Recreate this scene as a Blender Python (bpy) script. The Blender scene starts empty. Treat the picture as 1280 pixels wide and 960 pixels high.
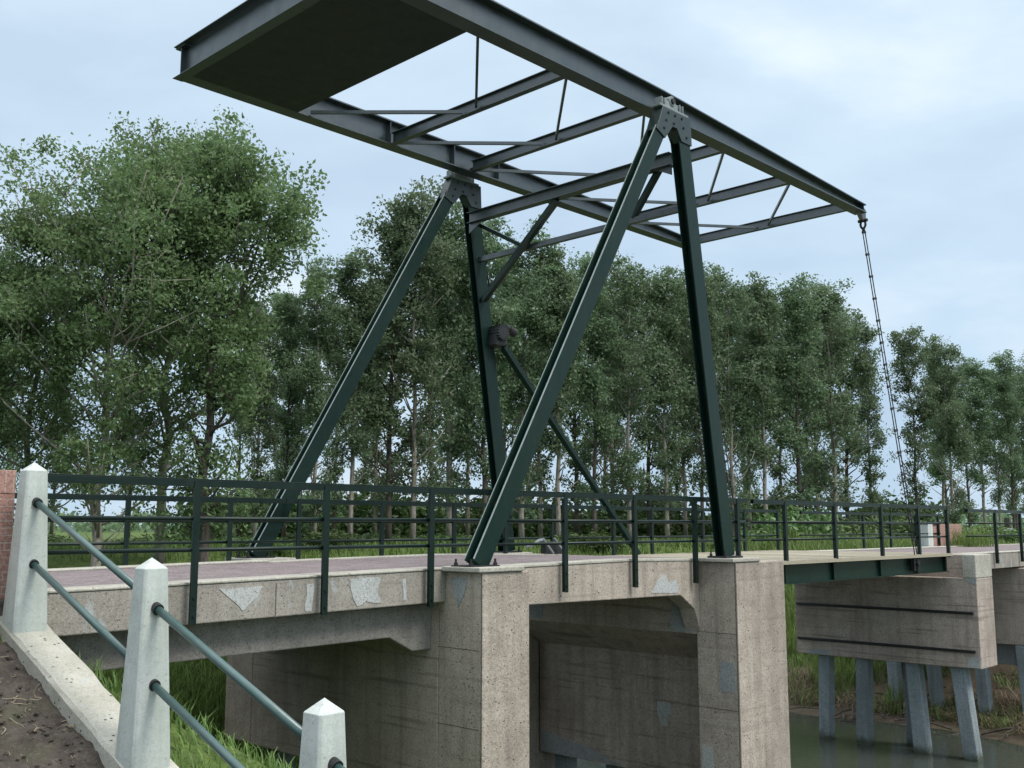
import bpy, bmesh, math, random
from mathutils import Vector, Matrix, noise
V = Vector
sc = bpy.context.scene
COL = sc.collection
R = math.radians
random.seed(7)

# ------------------------------------------------------------------ helpers
def link(o, parent=None):
    COL.objects.link(o)
    if parent is not None:
        o.parent = parent
    return o

def thing(name, label, cat, loc=(0, 0, 0), group=None, kind=None):
    o = bpy.data.objects.new(name, None)
    o.location = loc
    o.empty_display_size = 0.2
    link(o)
    tag(o, label, cat, group, kind)
    return o

def tag(o, label=None, cat=None, group=None, kind=None):
    if label: o['label'] = label
    if cat: o['category'] = cat
    if group: o['group'] = group
    if kind: o['kind'] = kind
    return o

def world_loc(o):
    p = V((0, 0, 0))
    while o is not None:
        p = p + o.location
        o = o.parent
    return p

def obj(name, bm, mat, parent=None, bevel=0, smooth=False, label=None, origin=None):
    """links a bmesh given in world coordinates as one mesh object"""
    off = world_loc(parent) if parent is not None else V(origin or (0, 0, 0))
    bmesh.ops.translate(bm, verts=bm.verts, vec=-off)
    bmesh.ops.recalc_face_normals(bm, faces=bm.faces) if not getattr(bm, 'keep', False) else None
    me = bpy.data.meshes.new(name)
    bm.to_mesh(me); bm.free()
    for m in (mat if isinstance(mat, (list, tuple)) else [mat]):
        me.materials.append(m)
    if smooth:
        for p in me.polygons: p.use_smooth = True
    o = bpy.data.objects.new(name, me)
    if parent is None and origin: o.location = origin
    link(o, parent)
    if bevel:
        b = o.modifiers.new('bevel', 'BEVEL'); b.width = bevel; b.segments = 2; b.limit_method = 'ANGLE'
    if label: o['label'] = label
    return o

def mesh_obj(name, verts, faces, mat, parent=None, smooth=False, origin=None):
    me = bpy.data.meshes.new(name)
    me.from_pydata(verts, [], faces)
    for m in (mat if isinstance(mat, (list, tuple)) else [mat]): me.materials.append(m)
    if smooth:
        me.polygons.foreach_set('use_smooth', [True] * len(me.polygons))
    o = bpy.data.objects.new(name, me)
    if origin: o.location = origin
    link(o, parent)
    return o

def BM(): return bmesh.new()

def box(bm, x0, x1, y0, y1, z0, z1):
    v = [bm.verts.new((x, y, z)) for x in (x0, x1) for y in (y0, y1) for z in (z0, z1)]
    for f in ((0, 1, 3, 2), (4, 6, 7, 5), (0, 4, 5, 1), (2, 3, 7, 6), (0, 2, 6, 4), (1, 5, 7, 3)):
        bm.faces.new([v[i] for i in f])
    return bm

def prism(bm, pts, axis, a, b):
    """polygon in the two other axes extruded along axis from a to b"""
    def mk(p, t):
        return {'y': (p[0], t, p[1]), 'x': (t, p[0], p[1]), 'z': (p[0], p[1], t)}[axis]
    A = [bm.verts.new(mk(p, a)) for p in pts]; B = [bm.verts.new(mk(p, b)) for p in pts]
    n = len(pts)
    bm.faces.new(A); bm.faces.new(B[::-1])
    for i in range(n):
        bm.faces.new((A[i], B[i], B[(i + 1) % n], A[(i + 1) % n]))
    return bm

def bar(bm, p0, p1, w, h, side=(0, 1, 0), off=(0, 0)):
    """rectangular bar p0->p1; w along side, h along the third direction; off shifts it in (side, up)"""
    p0, p1 = V(p0), V(p1); d = (p1 - p0).normalized(); s = V(side)
    s = (s - d * s.dot(d)).normalized(); u = s.cross(d)
    o = s * off[0] + u * off[1]
    q = []
    for p in (p0, p1):
        for a, b in ((-1, -1), (1, -1), (1, 1), (-1, 1)):
            q.append(bm.verts.new(p + o + s * (a * w / 2) + u * (b * h / 2)))
    for f in ((3, 2, 1, 0), (4, 5, 6, 7), (0, 1, 5, 4), (1, 2, 6, 5), (2, 3, 7, 6), (3, 0, 4, 7)):
        bm.faces.new([q[i] for i in f])
    return bm

def hbeam(bm, p0, p1, fw, d, n, t=0.014):
    """H section: flanges lie normal to n, d apart, fw wide; web between"""
    p0, p1 = V(p0), V(p1); ax = (p1 - p0).normalized(); n = V(n); n = (n - ax * n.dot(ax)).normalized()
    bar(bm, p0, p1, t, fw, n, (d / 2 - t / 2, 0)); bar(bm, p0, p1, t, fw, n, (-d / 2 + t / 2, 0))
    bar(bm, p0, p1, d - 2 * t, t * .8, n)
    return bm

def tube(bm, pts, r, n=10, r2=None, cap=True):
    pts = [V(p) for p in pts]; rings = []; m = len(pts)
    for i, p in enumerate(pts):
        d = (pts[min(i + 1, m - 1)] - pts[max(i - 1, 0)]).normalized()
        a = V((0, 0, 1)) if abs(d.z) < .9 else V((1, 0, 0))
        s = d.cross(a).normalized(); u = s.cross(d)
        rr = r if r2 is None else r + (r2 - r) * i / (m - 1)
        if isinstance(r, (list, tuple)): rr = r[i]
        rings.append([bm.verts.new(p + (s * math.cos(2 * math.pi * k / n) + u * math.sin(2 * math.pi * k / n)) * rr) for k in range(n)])
    for a, b in zip(rings, rings[1:]):
        for k in range(n):
            bm.faces.new((a[k], a[(k + 1) % n], b[(k + 1) % n], b[k]))
    if cap:
        bm.faces.new(rings[0][::-1]); bm.faces.new(rings[-1])
    return bm

# ------------------------------------------------------------------ materials
def nt(name):
    m = bpy.data.materials.new(name); m.use_nodes = True
    t = m.node_tree; b = t.nodes['Principled BSDF']
    return m, t, b

def N(t, typ, **kw):
    n = t.nodes.new(typ)
    for k, v in kw.items():
        if k.startswith('i_'):
            n.inputs[k[2:].replace('_', ' ')].default_value = v
        else: setattr(n, k, v)
    return n

def ramp(t, src, stops):
    r = t.nodes.new('ShaderNodeValToRGB'); t.links.new(src, r.inputs[0])
    e = r.color_ramp.elements
    while len(e) < len(stops): e.new(.5)
    for i, (p, c) in enumerate(stops):
        e[i].position = p; e[i].color = (c[0], c[1], c[2], 1) if isinstance(c, (list, tuple)) else (c, c, c, 1)
    return r.outputs[0]

def coords(t, scale=(1, 1, 1), which='Object'):
    tc = N(t, 'ShaderNodeTexCoord'); mp = N(t, 'ShaderNodeMapping'); mp.inputs['Scale'].default_value = scale
    t.links.new(tc.outputs[which], mp.inputs[0]); return mp.outputs[0]

def nz(t, vec, scale, detail=6, rough=.6, dist=0):
    n = N(t, 'ShaderNodeTexNoise'); n.inputs['Scale'].default_value = scale; n.inputs['Detail'].default_value = detail
    n.inputs['Roughness'].default_value = rough; n.inputs['Distortion'].default_value = dist
    t.links.new(vec, n.inputs['Vector']); return n.outputs['Fac']

def mixc(t, fac, a, b, typ='MIX'):
    m = N(t, 'ShaderNodeMix', data_type='RGBA', blend_type=typ)
    for s, v in ((m.inputs[0], fac), (m.inputs[6], a), (m.inputs[7], b)):
        if hasattr(v, 'links'): t.links.new(v, s)
        else: s.default_value = v if not isinstance(v, (tuple, list)) else (v[0], v[1], v[2], 1)
    return m.outputs[2]

def mul(t, a, b, op='MULTIPLY'):
    m = N(t, 'ShaderNodeMath', operation=op)
    for s, v in ((m.inputs[0], a), (m.inputs[1], b)):
        if hasattr(v, 'links'): t.links.new(v, s)
        else: s.default_value = v
    return m.outputs[0]

def bump(t, b, h, strength=.4, dist=.01):
    n = N(t, 'ShaderNodeBump'); n.inputs['Strength'].default_value = strength; n.inputs['Distance'].default_value = dist
    t.links.new(h, n.inputs['Height']); t.links.new(n.outputs[0], b.inputs['Normal'])

def steel(name, base, dust, rough=.3, ior=1.9, dusty=.5, rustk=.0, spec=.5):
    m, t, b = nt(name); c = coords(t)
    n1 = nz(t, c, 3.5, 8, .65); n2 = nz(t, coords(t, (9, 9, 1.1)), 1.6, 6, .6)
    f = ramp(t, mul(t, n1, n2), [(.17, 0), (.42, dusty)])
    col = mixc(t, f, base, dust)
    if rustk:
        r = ramp(t, nz(t, c, 9, 9, .7), [(.62, 0), (.72, rustk)])
        col = mixc(t, r, col, (.10, .045, .02))
    t.links.new(col, b.inputs['Base Color'])
    t.links.new(ramp(t, n1, [(.3, rough * .75), (.75, rough * 1.5)]), b.inputs['Roughness'])
    b.inputs['IOR'].default_value = ior
    b.inputs['Specular IOR Level'].default_value = spec
    bump(t, b, nz(t, c, 14, 3), .12, .004)
    return m

M = {}
M['green'] = steel('dark_green_paint', (.006, .021, .016), (.014, .032, .026), .32, 1.5, .6, .4, .22)
M['beam'] = steel('weathered_beam_paint', (.012, .024, .027), (.035, .052, .058), .34, 1.95, .6, .2)
M['cwt'] = steel('counterweight_plate', (.017, .024, .023), (.032, .038, .034), .5, 1.4, .7, .2)
M['pipe'] = steel('rail_pipe_paint', (.045, .095, .09), (.085, .13, .12), .3, 1.6, .6, .1)
M['rail'] = steel('railing_paint', (.006, .016, .013), (.016, .030, .025), .32, 1.5, .5, .2, .25)
M['head'] = steel('tower_head_paint', (.010, .024, .022), (.03, .045, .042), .35, 1.6, .6, .3)
M['edge_glint'] = steel('painted_edge_glint', (.28, .34, .33), (.4, .45, .44), .5, 1.5, .6, .2)  # pale colour that paints in the sky's glint on flange edges
M['black'] = steel('greased_iron', (.009, .010, .011), (.028, .026, .024), .5, 1.5, .5, .4)
M['castmetal'] = steel('pale_primed_iron', (.16, .19, .20), (.30, .32, .32), .5, 1.5, .7, .5)

def concrete(name, lo, hi, pit=1.0, board=.5, stain=(.07, .06, .05), stainamt=.5, streak=.5, pale=0, bstr=.5, grain=1.0):
    m, t, b = nt(name); c = coords(t)
    big = nz(t, c, .55, 5, .6); mid = nz(t, c, 4, 8, .7); fine = nz(t, c, 30, 4, .8); grit = nz(t, c, 75, 2, .8)
    col = mixc(t, ramp(t, mid, [(.28, 0), (.72, 1)]), lo, hi)
    col = mixc(t, ramp(t, fine, [(.36, .75 * grain), (.47, .1 * grain), (.6, 0)]), col, tuple(x * .4 for x in lo))
    col = mixc(t, ramp(t, grit, [(.52, 0), (.68, .65 * grain)]), col, tuple(min(1, x * 1.5) for x in hi))
    # vertical run-off streaks and broad stains
    st = nz(t, coords(t, (5, 5, .35)), 1.0, 6, .65)
    col = mixc(t, mul(t, ramp(t, st, [(.48, 0), (.72, 1)]), streak), col, stain)
    col = mixc(t, mul(t, ramp(t, big, [(.45, 0), (.68, 1)]), stainamt), col, stain)
    if pale:
        pl = nz(t, coords(t, (2.2, 2.2, .8)), 1.3, 8, .7, .6)
        col = mixc(t, ramp(t, pl, [(.6, 0), (.66, pale)]), col, (.40, .43, .44))
    # board marks
    bd = nz(t, coords(t, (.5, .5, 11)), 1.0, 4, .55)
    col = mixc(t, mul(t, ramp(t, bd, [(.36, 1), (.44, 0)]), board * .45), col, tuple(x * .5 for x in stain))
    # pits
    vo = N(t, 'ShaderNodeTexVoronoi'); vo.inputs['Scale'].default_value = 17; vo.inputs['Randomness'].default_value = 1
    t.links.new(c, vo.inputs['Vector'])
    pm = ramp(t, vo.outputs['Distance'], [(.12, 1), (.20, 0)])
    pk = mul(t, pm, ramp(t, nz(t, c, 6, 3), [(.46, 0), (.56, 1)]))
    col = mixc(t, mul(t, pk, pit * .85), col, (.02, .018, .016))
    t.links.new(col, b.inputs['Base Color']); b.inputs['Roughness'].default_value = .93
    b.inputs['Specular IOR Level'].default_value = .25
    h = mul(t, mul(t, mid, 1.0), mul(t, fine, .7), 'ADD'); h = mul(t, h, mul(t, bd, board), 'ADD'); h = mul(t, h, mul(t, pk, pit), 'SUBTRACT')
    bump(t, b, h, bstr, .012)
    return m

M['conc'] = concrete('pitted_concrete', (.34, .288, .238), (.51, .448, .38), .8, .35, (.17, .14, .12), .5, .55, bstr=1)
M['wall'] = concrete('board_marked_concrete', (.36, .30, .252), (.50, .43, .37), .5, .9, (.17, .14, .12), .6, .6)
M['fascia'] = concrete('fascia_concrete', (.26, .232, .20), (.39, .36, .315), .5, .3, (.10, .095, .085), .5, .3, pale=.8)
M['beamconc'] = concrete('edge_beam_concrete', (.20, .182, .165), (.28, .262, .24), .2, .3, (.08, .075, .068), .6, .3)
M['kerb'] = concrete('worn_kerb_concrete', (.36, .34, .29), (.50, .48, .42), .6, .1, (.2, .18, .14), .3, .1)
M['cap'] = concrete('wing_wall_coping', (.40, .39, .33), (.54, .53, .47), .9, 0, (.24, .22, .17), .4, .1, pale=.5, bstr=1, grain=.55)
M['post'] = concrete('painted_concrete_post', (.43, .465, .435), (.57, .60, .575), .2, .05, (.29, .33, .28), .6, .6, bstr=.35, grain=.3)
M['pile'] = concrete('pile_concrete', (.20, .24, .255), (.31, .355, .375), .3, .1, (.09, .10, .095), .4, .5)
M['joint'] = concrete('dark_joint_concrete', (.09, .078, .065), (.15, .13, .11), 0, 0)  # darker concrete for the joint lines
M['mortar'] = concrete('mortar_patch', (.25, .265, .27), (.36, .375, .375), .2, 0, (.16, .18, .19), .4, .2)
M['palemortar'] = concrete('pale_mortar_patch', (.34, .35, .34), (.49, .50, .49), .2, 0, (.3, .33, .33), .4, .2)

t_ = M['pile'].node_tree; b_ = t_.nodes['Principled BSDF']; src = b_.inputs['Base Color'].links[0].from_socket
sz = N(t_, 'ShaderNodeSeparateXYZ'); tcp = N(t_, 'ShaderNodeTexCoord'); t_.links.new(tcp.outputs['Object'], sz.inputs[0])
wz = mul(t_, sz.outputs[2], mul(t_, nz(t_, tcp.outputs['Object'], 6, 4), .35), 'ADD')
t_.links.new(mixc(t_, ramp(t_, mul(t_, mul(t_, wz, 1.0, 'ADD'), -1.0), [(.60, 0), (.78, .85)]), src, (.045, .055, .03)), b_.inputs['Base Color'])

def brickmat(name, c1, c2, mort, sx, sy, w=.5, h=.25, msize=.02, rot=None, rough=.9, which='Object', bstr=.6):
    m, t, b = nt(name)
    tc = N(t, 'ShaderNodeTexCoord'); mp = N(t, 'ShaderNodeMapping')
    if rot: mp.inputs['Rotation'].default_value = rot
    t.links.new(tc.outputs[which], mp.inputs[0])
    br = N(t, 'ShaderNodeTexBrick'); t.links.new(mp.outputs[0], br.inputs['Vector'])
    br.inputs['Scale'].default_value = 1; br.inputs['Brick Width'].default_value = sx; br.inputs['Row Height'].default_value = sy
    br.inputs['Mortar Size'].default_value = msize; br.inputs['Mortar Smooth'].default_value = .3
    br.inputs['Color1'].default_value = (*c1, 1); br.inputs['Color2'].default_value = (*c2, 1); br.inputs['Mortar'].default_value = (*mort, 1)
    c = coords(t)
    col = mixc(t, ramp(t, nz(t, c, 4, 8, .75, .8), [(.35, 0), (.62, .8)]), br.outputs['Color'], tuple(x * 1.25 for x in c2))
    col = mixc(t, ramp(t, nz(t, c, 40, 3, .7), [(.4, .5), (.55, 0)]), col, tuple(x * .4 for x in c1))
    t.links.new(col, b.inputs['Base Color']); b.inputs['Roughness'].default_value = rough
    h = mul(t, mul(t, br.outputs['Fac'], -1.0), nz(t, c, 40, 3), 'ADD')
    bump(t, b, h, bstr, .006)
    return m
M['brick'] = brickmat('red_brick', (.27, .135, .11), (.36, .205, .17), (.42, .38, .33), .21, .0625, msize=.008, rot=(R(90), 0, 0))
M['soldier'] = brickmat('red_brick_on_end', (.29, .15, .125), (.37, .215, .18), (.40, .36, .31), .065, .4, msize=.007, rot=(R(90), 0, 0))
M['paving'] = brickmat('purple_paving', (.11, .085, .085), (.24, .195, .195), (.08, .07, .065), .2, .065, msize=.008, bstr=1)

def soil():
    m, t, b = nt('dark_soil'); c = coords(t)
    n = nz(t, c, 7, 10, .75); n2 = nz(t, c, 35, 4, .7); n3 = nz(t, c, 1.2, 4)
    col = mixc(t, ramp(t, n, [(.35, 0), (.7, 1)]), (.035, .027, .021), (.11, .09, .073))
    col = mixc(t, ramp(t, n2, [(.55, 0), (.72, .7)]), col, (.17, .145, .12))
    col = mixc(t, ramp(t, n3, [(.58, 0), (.72, .4)]), col, (.07, .09, .03))
    t.links.new(col, b.inputs['Base Color']); b.inputs['Roughness'].default_value = .95
    bump(t, b, mul(t, n, n2, 'ADD'), 1, .03); return m
M['soil'] = soil()

def groundmat():
    m, t, b = nt('meadow_ground'); c = coords(t)
    n = nz(t, c, .25, 8, .7); n2 = nz(t, c, 6, 8, .75); n3 = nz(t, c, 1.1, 5, .6)
    g = mixc(t, ramp(t, n, [(.35, 0), (.65, 1)]), (.07, .11, .025), (.12, .17, .045))
    g = mixc(t, ramp(t, n2, [(.4, .6), (.6, 0)]), g, (.03, .045, .015))
    dirt = mixc(t, n2, (.05, .038, .03), (.14, .11, .08))
    # bare earth below the bridge and along the water line (below z = -3.6)
    sx = N(t, 'ShaderNodeSeparateXYZ'); tc = N(t, 'ShaderNodeTexCoord'); t.links.new(tc.outputs['Object'], sx.inputs[0])
    def rng(sock, a, bb):
        r = N(t, 'ShaderNodeMapRange'); r.inputs[1].default_value = a; r.inputs[2].default_value = bb
        t.links.new(sock, r.inputs[0]); r.interpolation_type = 'SMOOTHSTEP'; return r.outputs[0]
    low = rng(sx.outputs[2], -3.9, -4.6)
    under = mul(t, rng(sx.outputs[1], -2.5, -.5), rng(sx.outputs[1], 5.5, 4.0))
    under = mul(t, under, rng(sx.outputs[2], -1.3, -1.8))
    f = mul(t, mul(t, low, under, 'MAXIMUM'), rng(sx.outputs[0], 18, 22))
    f = mul(t, f, mul(t, ramp(t, n3, [(.3, -.0), (.5, 1)]), .9, 'MAXIMUM'))
    col = mixc(t, f, g, dirt)
    t.links.new(col, b.inputs['Base Color']); b.inputs['Roughness'].default_value = .97
    b.inputs['Specular IOR Level'].default_value = .2
    bump(t, b, mul(t, n2, n3, 'ADD'), .8, .05); return m
M['ground'] = groundmat()

def water():
    m, t, b = nt('canal_water'); c = coords(t)
    b.inputs['Base Color'].default_value = (.05, .058, .048, 1); b.inputs['Roughness'].default_value = .06
    b.inputs['IOR'].default_value = 1.33
    h = mul(t, nz(t, c, 1.6, 4, .5), mul(t, nz(t, c, 7, 3), .25), 'ADD')
    bump(t, b, h, .22, .06); return m
M['water'] = water()

def leafmat(name, a, bcol, spread=.25, trans=.35, rough=.45):
    m, t, b = nt(name)
    oi = N(t, 'ShaderNodeObjectInfo'); c = coords(t)
    g = N(t, 'ShaderNodeNewGeometry')
    wn = N(t, 'ShaderNodeTexWhiteNoise'); wn.noise_dimensions = '1D'; t.links.new(g.outputs['Random Per Island'], wn.inputs['W'])
    col = mixc(t, ramp(t, nz(t, c, .45, 4, .6), [(.3, 0), (.7, 1)]), a, bcol)
    col = mixc(t, mul(t, wn.outputs['Value'], .55), col, tuple(x * 1.9 for x in bcol))
    hs = N(t, 'ShaderNodeHueSaturation')
    t.links.new(col, hs.inputs['Color'])
    r = N(t, 'ShaderNodeMapRange'); r.inputs[3].default_value = .495; r.inputs[4].default_value = .52; t.links.new(oi.outputs['Random'], r.inputs[0]); t.links.new(r.outputs[0], hs.inputs['Hue'])
    r2 = N(t, 'ShaderNodeMapRange'); r2.inputs[3].default_value = 1 - spread; r2.inputs[4].default_value = 1 + spread; t.links.new(oi.outputs['Random'], r2.inputs[0]); t.links.new(r2.outputs[0], hs.inputs['Value'])
    col = hs.outputs[0]
    t.links.new(col, b.inputs['Base Color']); b.inputs['Roughness'].default_value = rough
    tr = N(t, 'ShaderNodeBsdfTranslucent'); t.links.new(col, tr.inputs['Color'])
    mx = N(t, 'ShaderNodeMixShader'); mx.inputs[0].default_value = trans
    t.links.new(b.outputs[0], mx.inputs[1]); t.links.new(tr.outputs[0], mx.inputs[2])
    t.links.new(mx.outputs[0], t.nodes['Material Output'].inputs['Surface'])
    return m
M['leaf_left'] = leafmat('poplar_leaf_green', (.085, .14, .05), (.145, .205, .088), .12, .52)
M['leaf'] = leafmat('poplar_leaf_greygreen', (.08, .125, .06), (.135, .185, .10), .16, .52)
M['bushleaf'] = leafmat('bush_leaf', (.045, .08, .022), (.085, .13, .04), .3)
M['grass'] = leafmat('grass_blade', (.075, .125, .03), (.14, .20, .055), .1, .4, .6)
M['reed'] = leafmat('dry_reed', (.10, .08, .05), (.20, .155, .10), .2, .2, .8)
M['twig'] = leafmat('dry_stalk', (.14, .115, .08), (.24, .195, .135), .2, 0, .9)

def bark(name, a, bcol):
    m, t, b = nt(name); c = coords(t, (1, 1, .25))
    n = nz(t, c, 9, 8, .7)
    col = mixc(t, ramp(t, n, [(.35, 0), (.65, 1)]), a, bcol)
    t.links.new(col, b.inputs['Base Color']); b.inputs['Roughness'].default_value = .95
    bump(t, b, n, .8, .03); return m
M['bark'] = bark('pale_poplar_bark', (.13, .115, .09), (.34, .31, .26))
M['barkdark'] = bark('dark_poplar_bark', (.035, .03, .024), (.12, .10, .08))

def planks():
    m, t, b = nt('deck_planks'); c = coords(t)
    n = nz(t, coords(t, (30, 1.2, 20)), 1, 6, .6)
    col = mixc(t, n, (.25, .22, .16), (.42, .38, .29)); t.links.new(col, b.inputs['Base Color']); b.inputs['Roughness'].default_value = .9
    bump(t, b, n, .4, .005); return m
M['plank'] = planks()

# ------------------------------------------------------------------ camera
CAMY = -9.4
YAW, PITCH, FPX = .766, .1371, 1290.6
cam = bpy.data.cameras.new('camera'); co = bpy.data.objects.new('camera', cam); link(co)
co.location = (0, CAMY, 0); co.rotation_euler = (math.pi / 2 + PITCH, 0, YAW - math.pi / 2)
cam.lens = FPX / 1280 * 36; cam.sensor_width = 36; cam.clip_end = 3000; cam.clip_start = .1
sc.camera = co
FW = V((math.cos(YAW), math.sin(YAW), 0)); RT = V((math.sin(YAW), -math.cos(YAW), 0))
def at(px, D):
    p = V((0, CAMY, 0)) + FW * D + RT * ((px - 640) / FPX * D); return p.x, p.y

# ------------------------------------------------------------------ terrain
WATER = -5.1
def sstep(a, b, x):
    t = max(0, min(1, (x - a) / (b - a))); return t * t * (3 - 2 * t)
def lin(x, pts):
    if x <= pts[0][0]: return pts[0][1]
    for (a, va), (b, vb) in zip(pts, pts[1:]):
        if x <= b: return va + (vb - va) * (x - a) / (b - a)
    return pts[-1][1]
def capz(y): return -.72 + .352 * min(y, 0)
def height(x, y):
    k = max(0, y - 12); s = min(1, k / 4.)
    c = 17.4 - 2.2 * k
    d = (x - c) / (1 + 1.42 * s)
    g_ = sstep(3.6, 6.5, y)
    z = lin(d, [(-16, -1.0), (-13.4, -1.05), (-9, -5.0 + 3.3 * g_), (-5.4, -6.0 + 3.0 * g_), (-1.2, -6.2 + 1.2 * g_), (0, -6.2), (7.5, -6.2), (9, -5.14), (11.2, -4.86), (12.6, -4.2), (16.5, -1.4), (18, -1.0)])
    z += .10 * noise.noise(V((x * .35, y * .35, 0))) * (1 if abs(d) > 6 else .3)
    if y < 1.0 and x < 8:
        zw = max(capz(y) - .22, -5.6)
        base = max(zw, -1.75)
        w = sstep(.4, 3.0, x)
        za = base * (1 - w) + zw * w
        q = sstep(1.0, 0, y)
        if x < 3.6: z = z * (1 - q) + za * q
        else: z = min(z, (capz(y) - .45) * q + z * (1 - q))
    if -.1 < y < 4.2 and x < 3.7: z = -.72
    if -.1 < y < 4.2 and x > 34.5: z = -.76
    return z

def axis_pts(segs):
    r = []
    for a, b, s in segs:
        n = max(1, round((b - a) / s)); r += [a + (b - a) * i / n for i in range(n)]
    return r + [segs[-1][1]]
xs = axis_pts([(-900, -120, 130), (-120, -20, 10), (-20, -4, 1), (-4, 40, .4), (40, 90, 2), (90, 200, 10), (200, 1400, 150)])
ys = axis_pts([(-900, -100, 130), (-100, -20, 8), (-20, 24, .4), (24, 70, 2), (70, 200, 10), (200, 1400, 150)])
vs = [(x, y, height(x, y)) for x in xs for y in ys]; ny = len(ys)
fs = [(i * ny + j, (i + 1) * ny + j, (i + 1) * ny + j + 1, i * ny + j + 1) for i in range(len(xs) - 1) for j in range(ny - 1)]
tag(mesh_obj('ground', vs, fs, M['ground'], smooth=True), kind='structure')
bm = BM(); bmesh.ops.create_grid(bm, x_segments=1, y_segments=1, size=1)
for v in bm.verts: v.co = V((v.co.x * 200 - 60, v.co.y * 230 + 10, WATER))
tag(obj('water', bm, M['water']), kind='structure')

# dark soil bank beside the wing wall
def soilh(x, y):
    z = height(x, y) + .012
    p = V((x, y, 0))
    z += .05 * (noise.fractal(p * 3.2, 1, 2, 5)) + .03 * abs(noise.noise(p * 13)) + .02 * abs(noise.noise(p * 29 + V((3, 1, 0))))
    return z + .02 + .05 * sstep(2.4, 3.4, x)
sx_ = axis_pts([(-1.6, 1, .06), (1, 3.5, .028)]); sy_ = axis_pts([(-6.5, -4.2, .07), (-4.2, 0, .028)])
vs = [(x, y, soilh(x, y)) for x in sx_ for y in sy_]; n_ = len(sy_)
fs = [(i * n_ + j, (i + 1) * n_ + j, (i + 1) * n_ + j + 1, i * n_ + j + 1) for i in range(len(sx_) - 1) for j in range(n_ - 1)]
tag(mesh_obj('soil_bank', vs, fs, M['soil'], smooth=True), kind='structure')

# approach roads
for nm, x0, x1, z in (('road', -120, 3.62, -.6), ('road', 34.2, 160, -.655)):
    bm = BM(); box(bm, x0, x1, .22, 3.65, z - .3, z); tag(obj(nm, bm, M['paving']), kind='structure')
    for a, b in ((.05, .218), (3.652, 3.82)):
        bm = BM(); box(bm, x0, x1, a, b, z - .3, z + .03); tag(obj('kerb', bm, M['kerb']), kind='structure')

# ------------------------------------------------------------------ bridge deck and piers
MY = 1.935                       # bridge centre line
def mir(y): return 2 * MY - y
YF, YL = -.13, mir(-.13)         # fascia planes

def patch(parent, pts, plane, c, mat='mortar', th=.006, name='mortar_patch'):
    """irregular thin render patch; plane 'x' or 'y' = constant c, facing minus"""
    q = []
    n = len(pts)
    for i in range(n):
        a, b = V((*pts[i], 0)), V((*pts[(i + 1) % n], 0))
        for k in range(4):
            p = a.lerp(b, k / 4); L = (b - a).length
            if k: p += V((random.uniform(-1, 1), random.uniform(-1, 1), 0)) * L * .035 + V((random.uniform(-1, 1), random.uniform(-1, 1), 0)) * .008
            q.append((p.x, p.y))
    for _ in range(2):
        q = [(a[0] * w1 + b[0] * (1 - w1), a[1] * w1 + b[1] * (1 - w1)) for a, b in zip(q, q[1:] + q[:1]) for w1 in (.75, .25)]
    bm = BM(); prism(bm, q, plane, c - th, c + .004)
    return obj(name, bm, M[mat], parent)

# left approach span
sp = thing('approach_span', 'approach span with purple brick paving, between the tall white post and the first pier', 'bridge span', (6, MY, -.6))
ztop = lambda x: lin(x, [(3.6, -.585), (8.5, -.515), (12, -.475), (13.9, -.49), (15.3, -.54)])
def span_parts(sp, x0, x1, zt, hf, mat='fascia', pav=True):
    for ya, yb, nm in ((YF, .22, 'fascia_beam'), (mir(.22), YL, 'fascia_beam')):
        bm = BM(); prism(bm, [(x0, zt(x0) - hf(x0)), (x1, zt(x1) - hf(x1)), (x1, zt(x1) + 0), (x0, zt(x0))], 'y', ya, yb)
        obj(nm, bm, M[mat], sp, .012)
        bm = BM(); prism(bm, [(x0, zt(x0) + .002), (x1, zt(x1) + .002), (x1, zt(x1) + .03), (x0, zt(x0) + .03)], 'y', ya - .012 if ya < 1 else ya, yb if yb < 1 else yb + .012)
        obj('kerb', bm, M['kerb'], sp, .01)
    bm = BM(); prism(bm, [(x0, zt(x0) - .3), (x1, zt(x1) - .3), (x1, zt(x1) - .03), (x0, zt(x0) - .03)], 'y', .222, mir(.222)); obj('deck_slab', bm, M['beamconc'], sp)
    bm = BM(); prism(bm, [(x0, zt(x0) - .028), (x1, zt(x1) - .028), (x1, zt(x1) + .004), (x0, zt(x0) + .004)], 'y', .224, mir(.224)); obj('paving', bm, M['paving'], sp)
span_parts(sp, 3.62, 8.497, ztop, lambda x: .375)
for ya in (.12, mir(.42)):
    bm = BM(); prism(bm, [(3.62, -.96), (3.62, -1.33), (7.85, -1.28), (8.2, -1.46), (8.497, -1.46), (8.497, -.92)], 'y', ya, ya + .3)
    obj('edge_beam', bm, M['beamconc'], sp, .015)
patch(sp, [(5.45, -.60), (5.98, -.60), (5.86, -.74), (5.74, -.84), (5.66, -.76)], 'y', YF, 'palemortar')
patch(sp, [(7.06, -.57), (7.5, -.57), (7.46, -.74), (7.52, -.86), (7.3, -.82), (7.18, -.88), (7.1, -.72)], 'y', YF, 'palemortar')
patch(sp, [(6.5, -.6), (6.6, -.6), (6.57, -.9), (6.49, -.88)], 'y', YF, 'palemortar')
patch(sp, [(7.82, -.6), (7.87, -.6), (7.88, -.84), (7.83, -.84)], 'y', YF, 'palemortar')
for xj in (6.12, 4.9):
    bm = BM(); box(bm, xj, xj + .012, YF - .003, YF + .01, -.93, -.58); obj('joint', bm, M['joint'], sp)

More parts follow.
